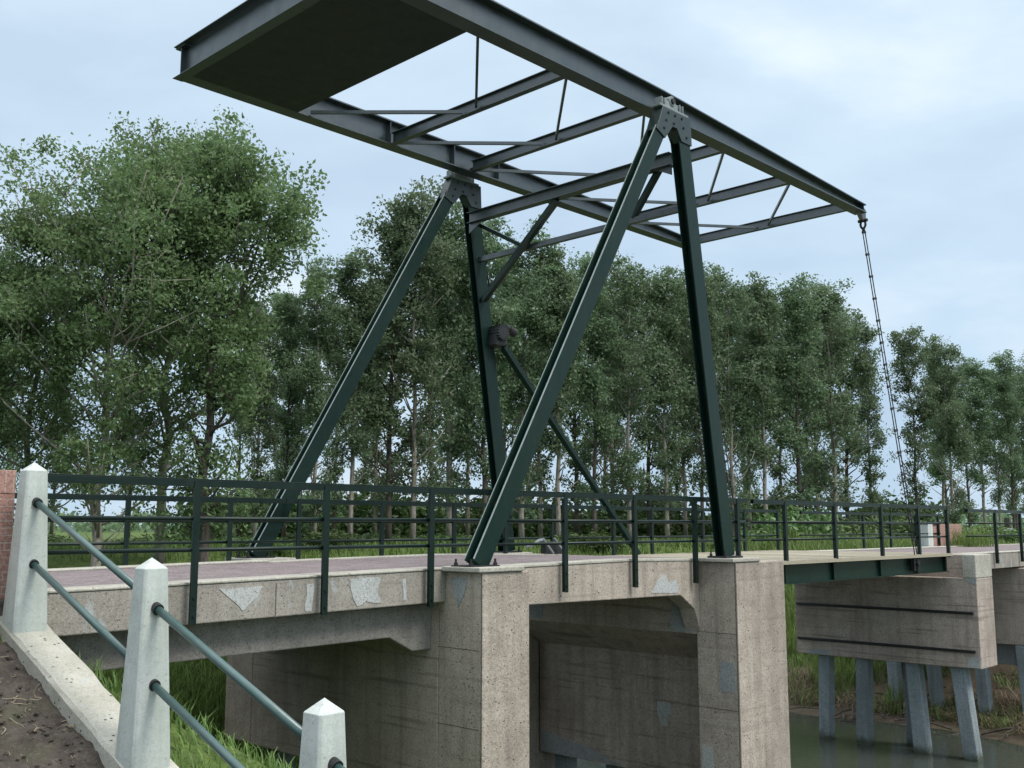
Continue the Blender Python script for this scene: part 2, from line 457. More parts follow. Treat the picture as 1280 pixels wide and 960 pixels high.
# pier 1
p1 = thing('bridge_pier', 'nearest concrete pier, carrying the foot of the near leaning tower leg', 'pier', (8.9, MY, -3.1), 'concrete bridge piers')
bm = BM(); box(bm, 8.5, 9.5, .0, 4.0, -3.1, -.95); obj('pier_wall', bm, M['wall'], p1, .015)
for a, b in ((-.75, -.002), (4.002, 4.72)):
    bm = BM(); box(bm, 8.5, 9.5 if a > 0 else 9.3, a, b, -3.1 if a > 0 else -5.4, -.53); obj('column', bm, M['conc'], p1, .02)
    bm = BM(); box(bm, 8.42, 9.18, a - .03, a + .62 if a < 0 else b + .03, -.528, -.47); obj('bearing_pad', bm, M['kerb'], p1, .012)
bm = BM(); box(bm, 8.496, 8.503, -.745, -.735, -3.1, -.55); 
for z in (-1.42, -2.3): box(bm, 8.497, 8.6, -.7, .0, z, z + .006)
obj('shutter_joint', bm, M['joint'], p1)
for y in (3.9, 3.05, 2.2, .9):
    bm = BM(); box(bm, 8.8, 9.1, y - .15, y + .15, -6.2, -3.102); obj('pile', bm, M['pile'], p1, .02)
patch(p1, [(-.5, -.6), (-.2, -.62), (-.25, -.75), (-.35, -.95), (-.45, -.8)], 'x', 8.5)

# pier 2
p2 = thing('bridge_pier', 'broad pier with a recessed wall, carrying the near upright tower leg', 'pier', (14.6, MY, -4.1), 'concrete bridge piers')
bm = BM(); box(bm, 14.62, 15.35, -.05, 3.95, -4.1, -1.0); obj('pier_wall', bm, M['wall'], p2, .01)
bm = BM(); prism(bm, [(13.87, -.98), (13.87, -1.66), (14.618, -2.14), (14.618, -.98)], 'y', -.05, 4.2); obj('head_beam', bm, M['wall'], p2, .01)
for a, b in ((-.77, -.052), (4.0, 4.72)):
    bm = BM(); box(bm, 13.87, 15.36, a, b, -6.3, -.545)
    obj('column', bm, M['conc'], p2, .02)
    bm = BM(); box(bm, 13.8, 14.6, a - .02 if a < 0 else a + .1, a + .6 if a < 0 else b + .02, -.543, -.485); obj('bearing_pad', bm, M['kerb'], p2, .012)
bm = BM()
for z in (-1.62, -2.75): box(bm, 13.867, 13.9, -.768, -.06, z, z + .006)
box(bm, 13.868, 13.9, -.776, -.762, -4.2, -.56)
obj('shutter_joint', bm, M['joint'], p2)
patch(p2, [(-.46, -2.05), (-.72, -2.05), (-.71, -2.5), (-.44, -2.48)], 'x', 13.87)
patch(p2, [(.02, -1.22), (.42, -1.2), (.46, -1.62), (.0, -1.63)], 'x', 13.87, 'mortar')
patch(p2, [(3.15, -1.3), (3.62, -1.28), (3.6, -1.6), (3.2, -1.62)], 'x', 13.87)
patch(p2, [(1.28, -2.9), (1.0, -2.92), (.98, -3.1), (1.1, -3.12), (1.05, -3.3), (1.2, -3.28), (1.28, -3.05)], 'x', 14.62, 'palemortar')
patch(p2, [(3.9, -3.7), (2.5, -3.95), (2.0, -4.08), (3.9, -4.08)], 'x', 14.62, 'mortar')
patch(p2, [(-.3, -3.35), (-.12, -3.3), (-.1, -3.7), (-.3, -3.72)], 'x', 13.87, 'palemortar')
for y in (3.6, 2.4, 1.1):
    bm = BM(); box(bm, 14.8, 15.1, y - .15, y + .15, -6.3, -4.102); obj('pile', bm, M['pile'], p2, .02)

# tower span between piers 1 and 2
ts = thing('tower_span', 'short haunched concrete span between the two piers that carry the tower legs', 'bridge span', (11.6, MY, -.6))
zt = lambda x: ztop(x) - .0
for ya, yb in ((YF, .16), (mir(.16), YL)):
    bm = BM()
    prism(bm, [(8.502, -.99), (13.35, -1.04), (13.72, -1.27), (13.868, -1.62), (13.868, -.52), (12, -.505), (9.3, -.535), (8.502, -.56)], 'y', ya, yb)
    obj('lintel', bm, M['conc'], ts, .012)
    bm = BM(); prism(bm, [(8.5, -.557), (9.3, -.532), (12, -.502), (15.2, -.56), (15.2, -.52), (12, -.462), (9.3, -.492), (8.5, -.515)], 'y', ya - .012 if ya < 1 else ya, yb if yb < 1 else yb + .012)
    obj('kerb', bm, M['kerb'], ts, .01)
bm = BM(); box(bm, 9.52, 13.865, .162, mir(.162), -1.0, -.56); obj('deck_slab', bm, M['wall'], ts)
bm = BM(); prism(bm, [(8.5, -.556), (12, -.52), (15.36, -.575), (15.36, -.545), (12, -.485), (8.5, -.52)], 'y', .164, mir(.164)); obj('paving', bm, M['paving'], ts)
patch(ts, [(12.6, -.98), (12.75, -.8), (12.95, -.7), (13.05, -.85), (13.25, -.8), (13.3, -1.0)], 'y', YF, 'palemortar')

# pier 3
p3 = thing('bridge_pier', 'pier wall with two dark horizontal strips, standing on piles beneath the steel leaf', 'pier', (24.2, MY, -3.1), 'concrete bridge piers')
bm = BM(); box(bm, 23.82, 24.8, -.72, 3.72, -3.1, -1.14); obj('pier_wall', bm, M['wall'], p3, .02)
for a, b in ((-.722, -.42), (3.4, 3.722)):
    bm = BM(); box(bm, 23.818, 24.8, a, b, -1.138, -.62); obj('column', bm, M['kerb'], p3, .02)
bm = BM(); box(bm, 24.1, 24.8, -.418, 3.398, -1.138, -.64); obj('upstand', bm, M['wall'], p3)
for z in (-1.93, -2.76):
    bm = BM(); box(bm, 23.76, 23.819, -.62, 3.66, z, z + .06); obj('fender_strip', bm, M['black'], p3, .01)
patch(p3, [(-.45, -2.85), (-.70, -2.83), (-.70, -3.08), (-.42, -3.08)], 'x', 23.82, 'palemortar')
patch(p3, [(-.72, -1.3), (-.45, -1.16), (-.47, -1.14), (-.72, -1.14)], 'x', 23.82)
patch(p3, [(3.35, -2.97), (2.8, -2.95), (2.85, -3.09), (3.4, -3.09)], 'x', 23.82)
for y, dy, w in ((3.1, .08, .29), (2.12, .1, .31), (.92, -.2, .32), (-.12, -.32, .32)):
    bm = BM(); bar(bm, (24.15, y, -3.102), (24.1, y + dy, -6.3), w, w, (0, 1, 0)); obj('pile', bm, M['pile'], p3, .025)

bm = BM(); bar(bm, (24.65, 1.2, -3.102), (24.7, 1.22, -6.3), .3, .3, (0, 1, 0)); obj('pile', bm, M['pile'], p3, .025)
# pier 4
p4 = thing('bridge_pier', 'farthest pier, on the opposite bank at the right edge of the picture', 'pier', (29.4, MY, -3.0), 'concrete bridge piers')
bm = BM(); box(bm, 28.4, 29.2, -.75, 3.7, -3.0, -1.06); obj('pier_wall', bm, M['wall'], p4, .02)
bm = BM(); box(bm, 28.75, 29.15, .05, .72, -3.55, -3.002); obj('pile_cap', bm, M['mortar'], p4, .02)
for y, dx, zb in ((3.4, 0, -4.9), (2.3, .05, -4.9), (1.02, -.05, -4.9), (-.05, .05, -4.9)):
    bm = BM(); bar(bm, (28.55, y, -3.002), (28.5 + dx, y - .12, zb - .4), .3, .3, (0, 1, 0)); obj('pile', bm, M['pile'], p4, .025)

# right approach span
rs = thing('approach_span', 'far approach span beyond the steel leaf, leading to the brick pillar', 'bridge span', (29, MY, -.65))
span_parts(rs, 24.802, 34.2, lambda x: -.655, lambda x: .37)
bm = BM(); box(bm, 33.4, 34.2, -.1, 3.97, -2.2, -1.03); obj('abutment', bm, M['wall'], rs)

# ------------------------------------------------------------------ tower
tw = thing('bridge_tower', 'dark green steel tower of leaning and upright legs joined by a portal beam', 'bridge tower', (12.8, MY, -.45))
ZT = 6.16
for s, y in ((-1, -.45), (1, mir(-.45))):
    lean = hbeam(BM(), (8.68, y, -.46), (12.58, y, ZT), .245, .17, (0, 1, 0), .018)
    obj('leaning_leg', lean, M['green'], tw, .003)
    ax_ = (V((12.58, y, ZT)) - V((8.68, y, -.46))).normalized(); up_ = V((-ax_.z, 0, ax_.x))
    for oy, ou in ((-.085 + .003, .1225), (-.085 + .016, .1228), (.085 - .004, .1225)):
        bm = bar(BM(), V((8.68, y + oy, -.44)) + up_ * ou, V((12.5, y + oy, 6.02)) + up_ * ou, .007, .007, (0, 1, 0)); obj('edge_glint_strip', bm, M['edge_glint'], tw)  # added thin strips imitating sky reflection along the flange edges
    up = hbeam(BM(), (14.12, y, -.46), (13.12, y, ZT), .29, .17, (0, 1, 0), .018)
    obj('upright_leg', up, M['green'], tw, .003)
    for x in (8.68, 14.12):
        bm = BM(); box(bm, x - .24, x + .24, y - .17, y + .17, -.485 if x > 9 else -.47, -.455)
        for ax, ay in ((-.2, -.13), (.2, -.13), (.2, .13), (-.2, .13)):
            tube(bm, [(x + ax, y + ay, -.46), (x + ax, y + ay, -.38)], .014, 6)
            tube(bm, [(x + ax, y + ay, -.455), (x + ax, y + ay, -.425)], .026, 6)
        obj('base_plate', bm, M['black'], tw)
    # head: gusset box on which the balance beam turns
    bm = BM(); prism(bm, [(12.38, 6.02), (12.60, 5.92), (12.80, 6.16), (12.92, 6.16), (13.04, 5.98), (13.32, 5.98), (13.30, 6.43), (12.56, 6.43)], 'y', y - .105, y + .105)
    hd = obj('tower_head', bm, M['head'], tw, .006)
    for bx, bz in ((12.70, 6.36), (12.88, 6.36), (13.06, 6.36), (12.64, 6.22), (12.84, 6.22), (13.1, 6.22), (13.18, 6.08), (12.58, 6.08)):
        obj('bolt', tube(BM(), [(bx, y - .12, bz), (bx, y + .12, bz)], .022, 8), M['black'], hd)
    tube_y = sorted((y, y + s * -.3))
    bm = BM(); tube(bm, [(12.86, y - .07, 6.60), (12.86, y + .07, 6.60)], .085, 20)
    box(bm, 12.5, 13.26, y - .09, y + .09, 6.432, 6.47); box(bm, 12.7, 13.02, y - .06, y + .06, 6.468, 6.58)
    for dx in (-.28, -.2, .2, .28): box(bm, 12.86 + dx - .012, 12.86 + dx + .012, y - .075, y + .075, 6.468, 6.60)
    obj('bearing_block', bm, M['castmetal'], hd, .006)
    bm = BM(); tube(bm, [(12.86, y + s * .1, 6.60), (12.86, y - s * .45, 6.60)], .045, 14); obj('trunnion', bm, M['black'], hd)
ynf, yff = -.365, mir(-.365)
bm = hbeam(BM(), (13.02, ynf, 5.74), (13.02, yff, 5.74), .15, .21, (0, 0, 1), .014); obj('portal_beam', bm, M['beam'], tw, .003)
bm = BM(); prism(bm, [(ynf, 5.63), (ynf + .3, 5.63), (ynf, 5.48)], 'x', 13.01, 13.03); obj('gusset', bm, M['beam'], tw); bm = BM(); prism(bm, [(yff, 5.63), (yff - .35, 5.63), (yff, 5.45)], 'x', 13.01, 13.03); obj('gusset', bm, M['beam'], tw)
bm = bar(BM(), (13.3, ynf, 5.0), (13.3, yff, 5.0), .09, .09, (1, 0, 0)); obj('tie_bar', bm, M['beam'], tw)
bm = bar(BM(), (13.36, 4.2, 4.22), (13.04, 2.05, 5.63), .10, .10, (1, 0, 0)); obj('knee_brace', bm, M['green'], tw)
bm = bar(BM(), (13.15, 4.1, 5.62), (13.3, 3.1, 5.04), .07, .07, (1, 0, 0)); obj('brace', bm, M['green'], tw)
bm = bar(BM(), (13.12, -.2, 5.85), (13.3, .62, 5.05), .09, .09, (1, 0, 0)); obj('brace', bm, M['green'], tw)

# ------------------------------------------------------------------ balance beam frame
bb = thing('balance_frame', 'long two-girder balance frame with a dark counterweight, resting on the tower heads', 'balance beam', (12.86, MY, 6.5))
X0, X1, XT = 6.95, 20.2, 8.9
def gtop(x): return lin(x, [(X0, 6.945), (13, 6.89), (X1, 6.655)])
for y0 in (-.26, mir(0)):
    y1 = y0 + .26; yc = y0 + .13
    bm = BM(); prism(bm, [(X0, 6.52), (X1, 6.52), (X1, gtop(X1)), (13, gtop(13)), (X0, gtop(X0))], 'y', yc - .008, yc + .008)
    g = obj('girder', bm, M['beam'], bb, 0)
    bm = BM(); box(bm, X0 - .02, X1, y0, y1, 6.498, 6.5195); obj('flange', bm, M['beam'], g)
    bm = BM(); prism(bm, [(X0 - .02, gtop(X0) + .001), (13, gtop(13) + .001), (X1, gtop(X1) + .001), (X1, gtop(X1) + .023), (13, gtop(13) + .023), (X0 - .02, gtop(X0) + .023)], 'y', y0, y1); obj('flange', bm, M['beam'], g)
    bm = BM()
    for x in (8.95, 10.8, 12.3, 13.45, 15.1, 17.4, 19.75, 20.1):
        for a, b in ((y0 + .01, yc - .009), (yc + .009, y1 - .01)):
            if x < 19.9 and (a < yc) == (y0 < 1): continue
            box(bm, x - .006, x + .006, a, b, 6.521, gtop(x) - .002)
    obj('stiffener', bm, M['beam'], g)
    # tip plate with shackle
    bm = BM(); prism(bm, [(X1 - .02, 6.68), (X1 + .16, 6.60), (X1 + .13, 6.36), (X1 + .02, 6.36), (X1 - .12, 6.5), (X1 - .12, 6.515)], 'y', yc - .045, yc + .045); obj('tip_bracket', bm, M['beam'], bb, .004)
    bm = BM(); a = []
    for k in range(13):
        th = math.pi * 2 * k / 12; a.append((X1 + .08 + .0 * math.cos(th), yc + .055 * math.cos(th), 6.29 + .085 * math.sin(th)))
    tube(bm, a, .026, 8, cap=False); tube(bm, [(X1 + .0, yc, 6.38), (X1 + .16, yc, 6.38)], .03, 8)
    tube(bm, [(X1 + .08, yc - .1, 6.37), (X1 + .08, yc + .1, 6.37)], .035, 10)
    obj('shackle', bm, M['black'], bb)
CB = [10.80, 12.70, 15.03, 17.36, 19.73]
for x in CB:
    bm = hbeam(BM(), (x + .05, .002, 6.60), (x + .05, mir(0) - .002, 6.60), .11, .20, (0, 0, 1), .013); obj('cross_beam', bm, M['beam'], bb, .002)
xa = [8.98] + CB
for i in range(5):
    for s in (0, 1):
        ye = .02 if s == 0 else mir(.02); ym = MY - .16 if s == 0 else MY + .16
        bm = bar(BM(), (xa[i] + .15, ye, 6.56), (CB[i], ym, 6.56), .055, .04, (0, 0, 1)); obj('wind_brace', bm, M['beam'], bb)
# counterweight box
bm = BM(); box(bm, 7.05, XT, .0, mir(0), 6.496, 6.515)
box(bm, XT - .02, XT, .0, mir(0), 6.5155, 6.9)
cp = obj('counterweight_plate', bm, M['cwt'], bb)
bm = BM(); box(bm, 7.06, XT - .022, .002, mir(.002), 6.516, 6.93); obj('counterweight', bm, M['cwt'], bb)
bm = BM(); box(bm, 7.03, 7.045, -.25, mir(-.25), 6.52, 6.94); eb = obj('end_beam', bm, M['beam'], bb)
bm = BM(); box(bm, X0 - .05, 7.06, -.262, mir(-.262), 6.49, 6.4975); box(bm, X0 - .05, 7.06, -.262, mir(-.262), gtop(X0) + .0235, gtop(X0) + .035)
obj('flange', bm, M['beam'], eb)

# ------------------------------------------------------------------ leaf (opening deck)
lf = thing('drawbridge_leaf', 'green steel leaf with a pale plank edge, between the recessed pier and striped pier', 'bridge leaf', (19.6, MY, -.62))
for ya in (-.16, mir(-.02)):
    bm = BM(); box(bm, 15.37, 23.8, ya + .06, ya + .075, -.985, -.665); g = obj('girder', bm, M['green'], lf)
    bm = BM(); box(bm, 15.37, 23.8, ya, ya + .14, -1.002, -.986); box(bm, 15.37, 23.8, ya, ya + .14, -.664, -.65); obj('flange', bm, M['green'], g)
    bm = BM()
    for x in (16.5, 18.3, 20.3, 22.1, 23.6): box(bm, x - .006, x + .006, ya + .005, ya + .059, -.985, -.666)
    obj('stiffener', bm, M['green'], g)
    bm = BM(); box(bm, 21.78, 22.05, ya - .05, ya + .0, -.93, -.68); tube(bm, [(21.92, ya - .1, -.78), (21.92, ya + .02, -.78)], .05, 10); tube(bm, [(21.92, ya - .06, -.7), (21.92, ya - .06, -.98)], .03, 8)
    obj('chain_bracket', bm, M['black'], lf)
for x in [15.9 + i * 1.12 for i in range(7)]:
    bm = hbeam(BM(), (x, -.02, -.8), (x, mir(-.02), -.8), .1, .22, (0, 0, 1)); obj('cross_beam', bm, M['green'], lf)
bm = BM(); random.seed(3)
x = 15.375
while x < 23.78:
    w = .145; dz = random.uniform(-.004, .004); box(bm, x, min(x + w, 23.79), -.24 + random.uniform(-.008, .008), mir(-.24) + random.uniform(-.008, .008), -.648, -.592 + dz); x += w + .006
obj('deck_planks', bm, M['plank'], lf)
bm = BM(); box(bm, 15.37, 23.79, -.256, -.25, -.655, -.60); obj('edge_strip', bm, M['plank'], lf)

# hanging ladder rods between beam tip and leaf
for ya, nm in ((-.13, 'hanging from the near beam tip, nearest the camera'), (mir(-.13), 'on the far side, partly behind the near upright leg')):
    p0 = V((X1 + .08, ya, 6.22)); yb = -.21 if ya < 1 else mir(-.21); p1 = V((21.92, yb, -.72))
    h = thing('lifting_chain', 'thin ladder-like lifting chain ' + nm, 'chain', tuple(p1), 'lifting chains')
    d = (p1 - p0).normalized(); s = V((1, 0, 0)); s = (s - d * s.dot(d)).normalized() * .058
    for q in (-1, 1):
        bm = tube(BM(), [p0 + s * q + d * .08, p1 + s * q], .012, 6); obj('rod', bm, M['black'], h)
    bm = BM(); L = (p1 - p0).length; k = .1
    while k < L: 
        bar(bm, p0 + d * k - s * 1.25, p0 + d * k + s * 1.25, .035, .05, (0, 1, 0)); k += .47
    tube(bm, [p0, p0 + d * .12], .035, 8)
    obj('rung', bm, M['black'], h)

# gearbox and push rod on the far upright leg
gy = mir(-.28)
gb = thing('drive_gearbox', 'black gearbox high on the far upright tower leg, above the slanting push rod', 'gearbox', (13.7, gy, 3.5))
bm = BM(); box(bm, 13.52, 13.82, gy - .14, gy + .14, 3.36, 3.6); obj('housing', bm, M['black'], gb, .03)
bm = BM(); tube(bm, [(13.66, gy - .2, 3.62), (13.66, gy + .16, 3.62)], .11, 20)
for k in range(16):
    a = 2 * math.pi * k / 16; c = V((13.66 + .13 * math.cos(a), 0, 3.62 + .13 * math.sin(a)))
    box(bm, c.x - .02, c.x + .02, gy - .2, gy + .16, c.z - .02, c.z + .02)
obj('gear_wheel', bm, M['black'], gb)
bm = BM(); tube(bm, [(13.9, gy - .1, 3.72), (14.05, gy - .1, 3.66)], .08, 12); tube(bm, [(13.8, gy - .1, 3.75), (13.9, gy - .1, 3.72)], .06, 12); obj('motor', bm, M['black'], gb)
bm = bar(BM(), (13.75, gy - .1, 3.35), (17.85, gy - .1, -.58), .12, .09, (0, 1, 0))
pr_ = obj('push_rod', bm, M['green'], None, .006, origin=(17.85, gy - .1, -.6)); tag(pr_, 'dark green push rod slanting from the gearbox down to the leaf', 'push rod')
bm = BM()
for k in range(26):
    t_ = k / 60; p = V((13.75, gy - .1, 3.35)).lerp(V((17.85, gy - .1, -.58)), t_); bar(bm, p + V((.05, -.05, .05)), p + V((.05, .05, .05)), .03, .03, (1, 0, 0))
obj('rack_teeth', bm, M['black'], pr_)

# locking gear on the far verge (pale struts)
lg = thing('lever_stand', 'low dark stand with pale slanting levers on the far side of the deck', 'lever stand', (14.8, mir(.1), -.52))
bm = BM(); box(bm, 14.55, 15.1, mir(.16), mir(.02), -.52, -.28); obj('stand', bm, M['black'], lg, .01)
for dx in (0, .32):
    bm = tube(BM(), [(14.42 + dx, mir(.2), -.22), (14.62 + dx, mir(.28), -.5)], .022, 8); obj('lever', bm, M['castmetal'], lg)
bm = tube(BM(), [(13.95, mir(.2), -.36), (14.15, mir(.2), -.34), (14.3, mir(.2), -.26), (14.4, mir(.2), -.25)], .03, 8); obj('handle', bm, M['castmetal'], lg)

# ------------------------------------------------------------------ railings
def railing(label, y, xa, xb, posts, zb, ztp=.46, out=-1, hi=.075, zlow=-.225, zmid=.075):
    r = thing('railing', label, 'railing', ((xa + xb) / 2, y, zb), 'green bridge railings')
    bm = BM(); box(bm, xa, xb, y - .035, y + .035, ztp - hi * .18, ztp); box(bm, xa, xb, y - .035, y - .022, ztp - hi, ztp - hi * .18 - .0005); box(bm, xa, xb, y + .022, y + .035, ztp - hi, ztp - hi * .18 - .0005)
    obj('top_rail', bm, M['rail'], r, .002)
    for z in (zmid, zlow):
        bm = tube(BM(), [(xa, y + .02, z), (xb, y + .02, z)], .021, 10); obj('mid_rail', bm, M['rail'], r, smooth=True)
    for x in posts:
        bm = BM(); box(bm, x - .035, x + .035, y - .044, y - .034, zb, ztp - .02); box(bm, x - .005, x + .005, y - .0335, y + .034, zb + .003, ztp - .08)
        if zb < -.8:
            for z in (zb + .08, zb + .25): tube(bm, [(x, y - .06, z), (x, y - .03, z)], .014, 6)
        obj('rail_post', bm, M['rail'], r)
    return r
YR, YRF = -.19, mir(-.19)
railing('near green railing from the tall white post to the near leaning leg', YR, 3.7, 9.0, [5.14, 6.67, 8.18], -.93)
railing('near green railing between the leaning leg and the upright leg', YR, 9.01, 15.2, [10.58, 12.12, 13.66, 14.9], -.87)
railing('near green railing on the steel leaf, crossed by the near lifting chain', YR, 15.4, 23.75, [16.45, 18.3, 20.3, 22.1, 23.68], -.68, .455)
railing('near green railing beyond the steel leaf, at the right edge of the picture', YR, 24.9, 34.1, [26.7, 28.5, 30.3, 32.1, 33.9], -.9, .41)
railing('far green railing of the paved approach span, in front of the meadow', YRF, 3.7, 9.0, [4.9, 6.5, 8.06], -.93, .42)
railing('green railing on the far edge between the two far tower legs', YRF, 9.01, 15.2, [9.25, 10.88, 12.5, 13.8, 15.1], -.87, .42)
railing('green railing on the far edge of the steel leaf', YRF, 15.4, 23.75, [17.0, 18.34, 20.3, 22.1, 23.68], -.68, .42)
railing('far green railing beyond the steel leaf, in front of the brick pillar', YRF, 24.9, 34.1, [26.7, 28.5, 30.3, 32.1, 33.9], -.9, .40)

# ------------------------------------------------------------------ wing wall, white posts, pipes, brickwork
bm = BM(); random.seed(5)
L = 42; rows = []
for i in range(L + 1):
    y = -.02 - 8.2 * i / L; z = capz(y); w = [random.uniform(-.012, .012) for _ in range(6)]
    prof = [(3.41, z - 1.8), (3.405 + w[0] * .5, z - .03), (3.425 + w[1] * .5, z + w[2] * .4), (3.58, z + .004), (3.74 + w[3] * .8, z + w[4] * .6), (3.765 + w[5], z - .04), (3.765, z - 1.8)]
    rows.append([bm.verts.new((a, y, b)) for a, b in prof])
for a, b in zip(rows, rows[1:]):
    for k in range(7): bm.faces.new((a[k], a[(k + 1) % 7], b[(k + 1) % 7], b[k]))
bm.faces.new(rows[0]); bm.faces.new(rows[-1][::-1])
w_ = obj('wing_wall', bm, M['cap'], None, origin=(3.6, -3, -2)); tag(w_, 'rough concrete wing wall sloping down the bank beneath the white posts', 'wing wall')

PX = 3.555
POSTY = [-.29, -2.46, -4.53, -6.64]
plabels = ['tall white concrete post at the top of the slope, beside the brick wall', 'white concrete post halfway down the wing wall, in front of the deck edge',
           'white concrete post standing lowest in the picture, in front of the pier wall', 'white concrete post at the foot of the wing wall']
for y, lb in zip(POSTY, plabels):
    zb = capz(y) - .02; bm = BM(); a, b, hgt = .14, .089, 1.345
    zt_ = zb + hgt + .02
    lv = [(a, zb - .25), (a, zb + .05), (b, zt_ - .055)]
    ch = .018
    rings = []
    for h, z in lv + [(b * .98, zt_ - .05)]:
        c_ = [(-h + ch, -h), (h - ch, -h), (h, -h + ch), (h, h - ch), (h - ch, h), (-h + ch, h), (-h, h - ch), (-h, -h + ch)]
        rings.append([bm.verts.new((PX + p, y + q, z)) for p, q in c_])
    for r0, r1 in zip(rings, rings[1:]):
        for k in range(8): bm.faces.new((r0[k], r0[(k + 1) % 8], r1[(k + 1) % 8], r1[k]))
    ap = bm.verts.new((PX, y, zt_ + .025))
    for k in range(8): bm.faces.new((rings[-1][k], rings[-1][(k + 1) % 8], ap))
    bm.faces.new(rings[0][::-1])
    o = obj('concrete_post', bm, M['post'], None, .006, origin=(PX, y, zb)); tag(o, lb, 'post', 'white posts down the wing wall')
seg = ['between the top white post and the middle white post', 'between the middle and the lowest white post', 'running down from the lowest white post']
for i in range(3):
    ya, yb = POSTY[i] - .1, POSTY[i + 1] + .12
    for dz, nm in ((1.10, 'upper'), (.59, 'lower')):
        a = V((PX, ya, capz(ya) - .02 + dz - .02)); b = V((PX, yb, capz(yb) + dz - .02))
        bm = tube(BM(), [a, b], .0275, 14); o = obj('handrail_pipe', bm, M['pipe'], None, smooth=True, origin=tuple(b))
        tag(o, '%s green pipe rail %s' % (nm, seg[i]), 'handrail', 'pipe rails between the white posts')
        d = (b - a).normalized()
        bm = tube(BM(), [a - d * .03, a + d * .035], .040, 14); obj('socket', bm, M['black'], o)

bw = thing('brick_wall', 'red brick parapet wall with upright top course, left of the tall white post', 'wall', (2.2, 0, -.7))
bm = BM(); box(bm, .9, 3.52, .0, .25, -1.3, .28); obj('wall_body', bm, M['brick'], bw, .004)
bm = BM(); box(bm, .9, 3.52, -.005, .255, .282, .485); obj('coping', bm, M['soldier'], bw, .006)
bp = thing('brick_pillar', 'square red brick pillar at the far right end of the bridge, behind the leaf railing', 'pillar', (34.6, 4.2, -.9))
bm = BM(); box(bm, 33.5, 36.0, 4.1, 4.4, -1.0, .08); obj('wall_body', bm, M['brick'], bp, .006)
bm = BM(); box(bm, 33.1, 33.48, 4.06, 4.42, -1.0, .09); obj('pillar_post', bm, M['post'], bp, .02, label='white concrete end post')

def sign_board():
    x, y = at(1254, 60)
    s = thing('sign_board', 'small pale board on a dark post beyond the brick pillar', 'sign', (x, y, -1))
    bm = BM(); box(bm, x - .14, x + .14, y - .14, y + .14, -1.1, .5); obj('sign_post', bm, M['barkdark'], s)
    bm = BM(); bar(bm, V((x, y, -.22)) - RT * .2 - FW * .22, V((x, y, -.22)) + RT * .2 - FW * .22, .02, .25, FW); obj('board', bm, M['palemortar'], s)
sign_board()

# ------------------------------------------------------------------ vegetation
def leaf_quad(vs, fs, p, s, rnd):
    a = rnd.uniform(0, 6.283); u = rnd.uniform(-1, 1); k = math.sqrt(1 - u * u)
    n = V((k * math.cos(a), k * math.sin(a), abs(u) * .8 + .1)).normalized()
    t1 = n.cross(V((rnd.uniform(-1, 1), rnd.uniform(-1, 1), rnd.uniform(-1, 1)))).normalized(); t2 = n.cross(t1)
    i = len(vs)
    vs += [p - t1 * s * .55, p + t2 * s * .3 - n * s * .08, p + t1 * s * .55, p - t2 * s * .3 - n * s * .08]
    fs.append((i, i + 1, i + 2, i + 3))

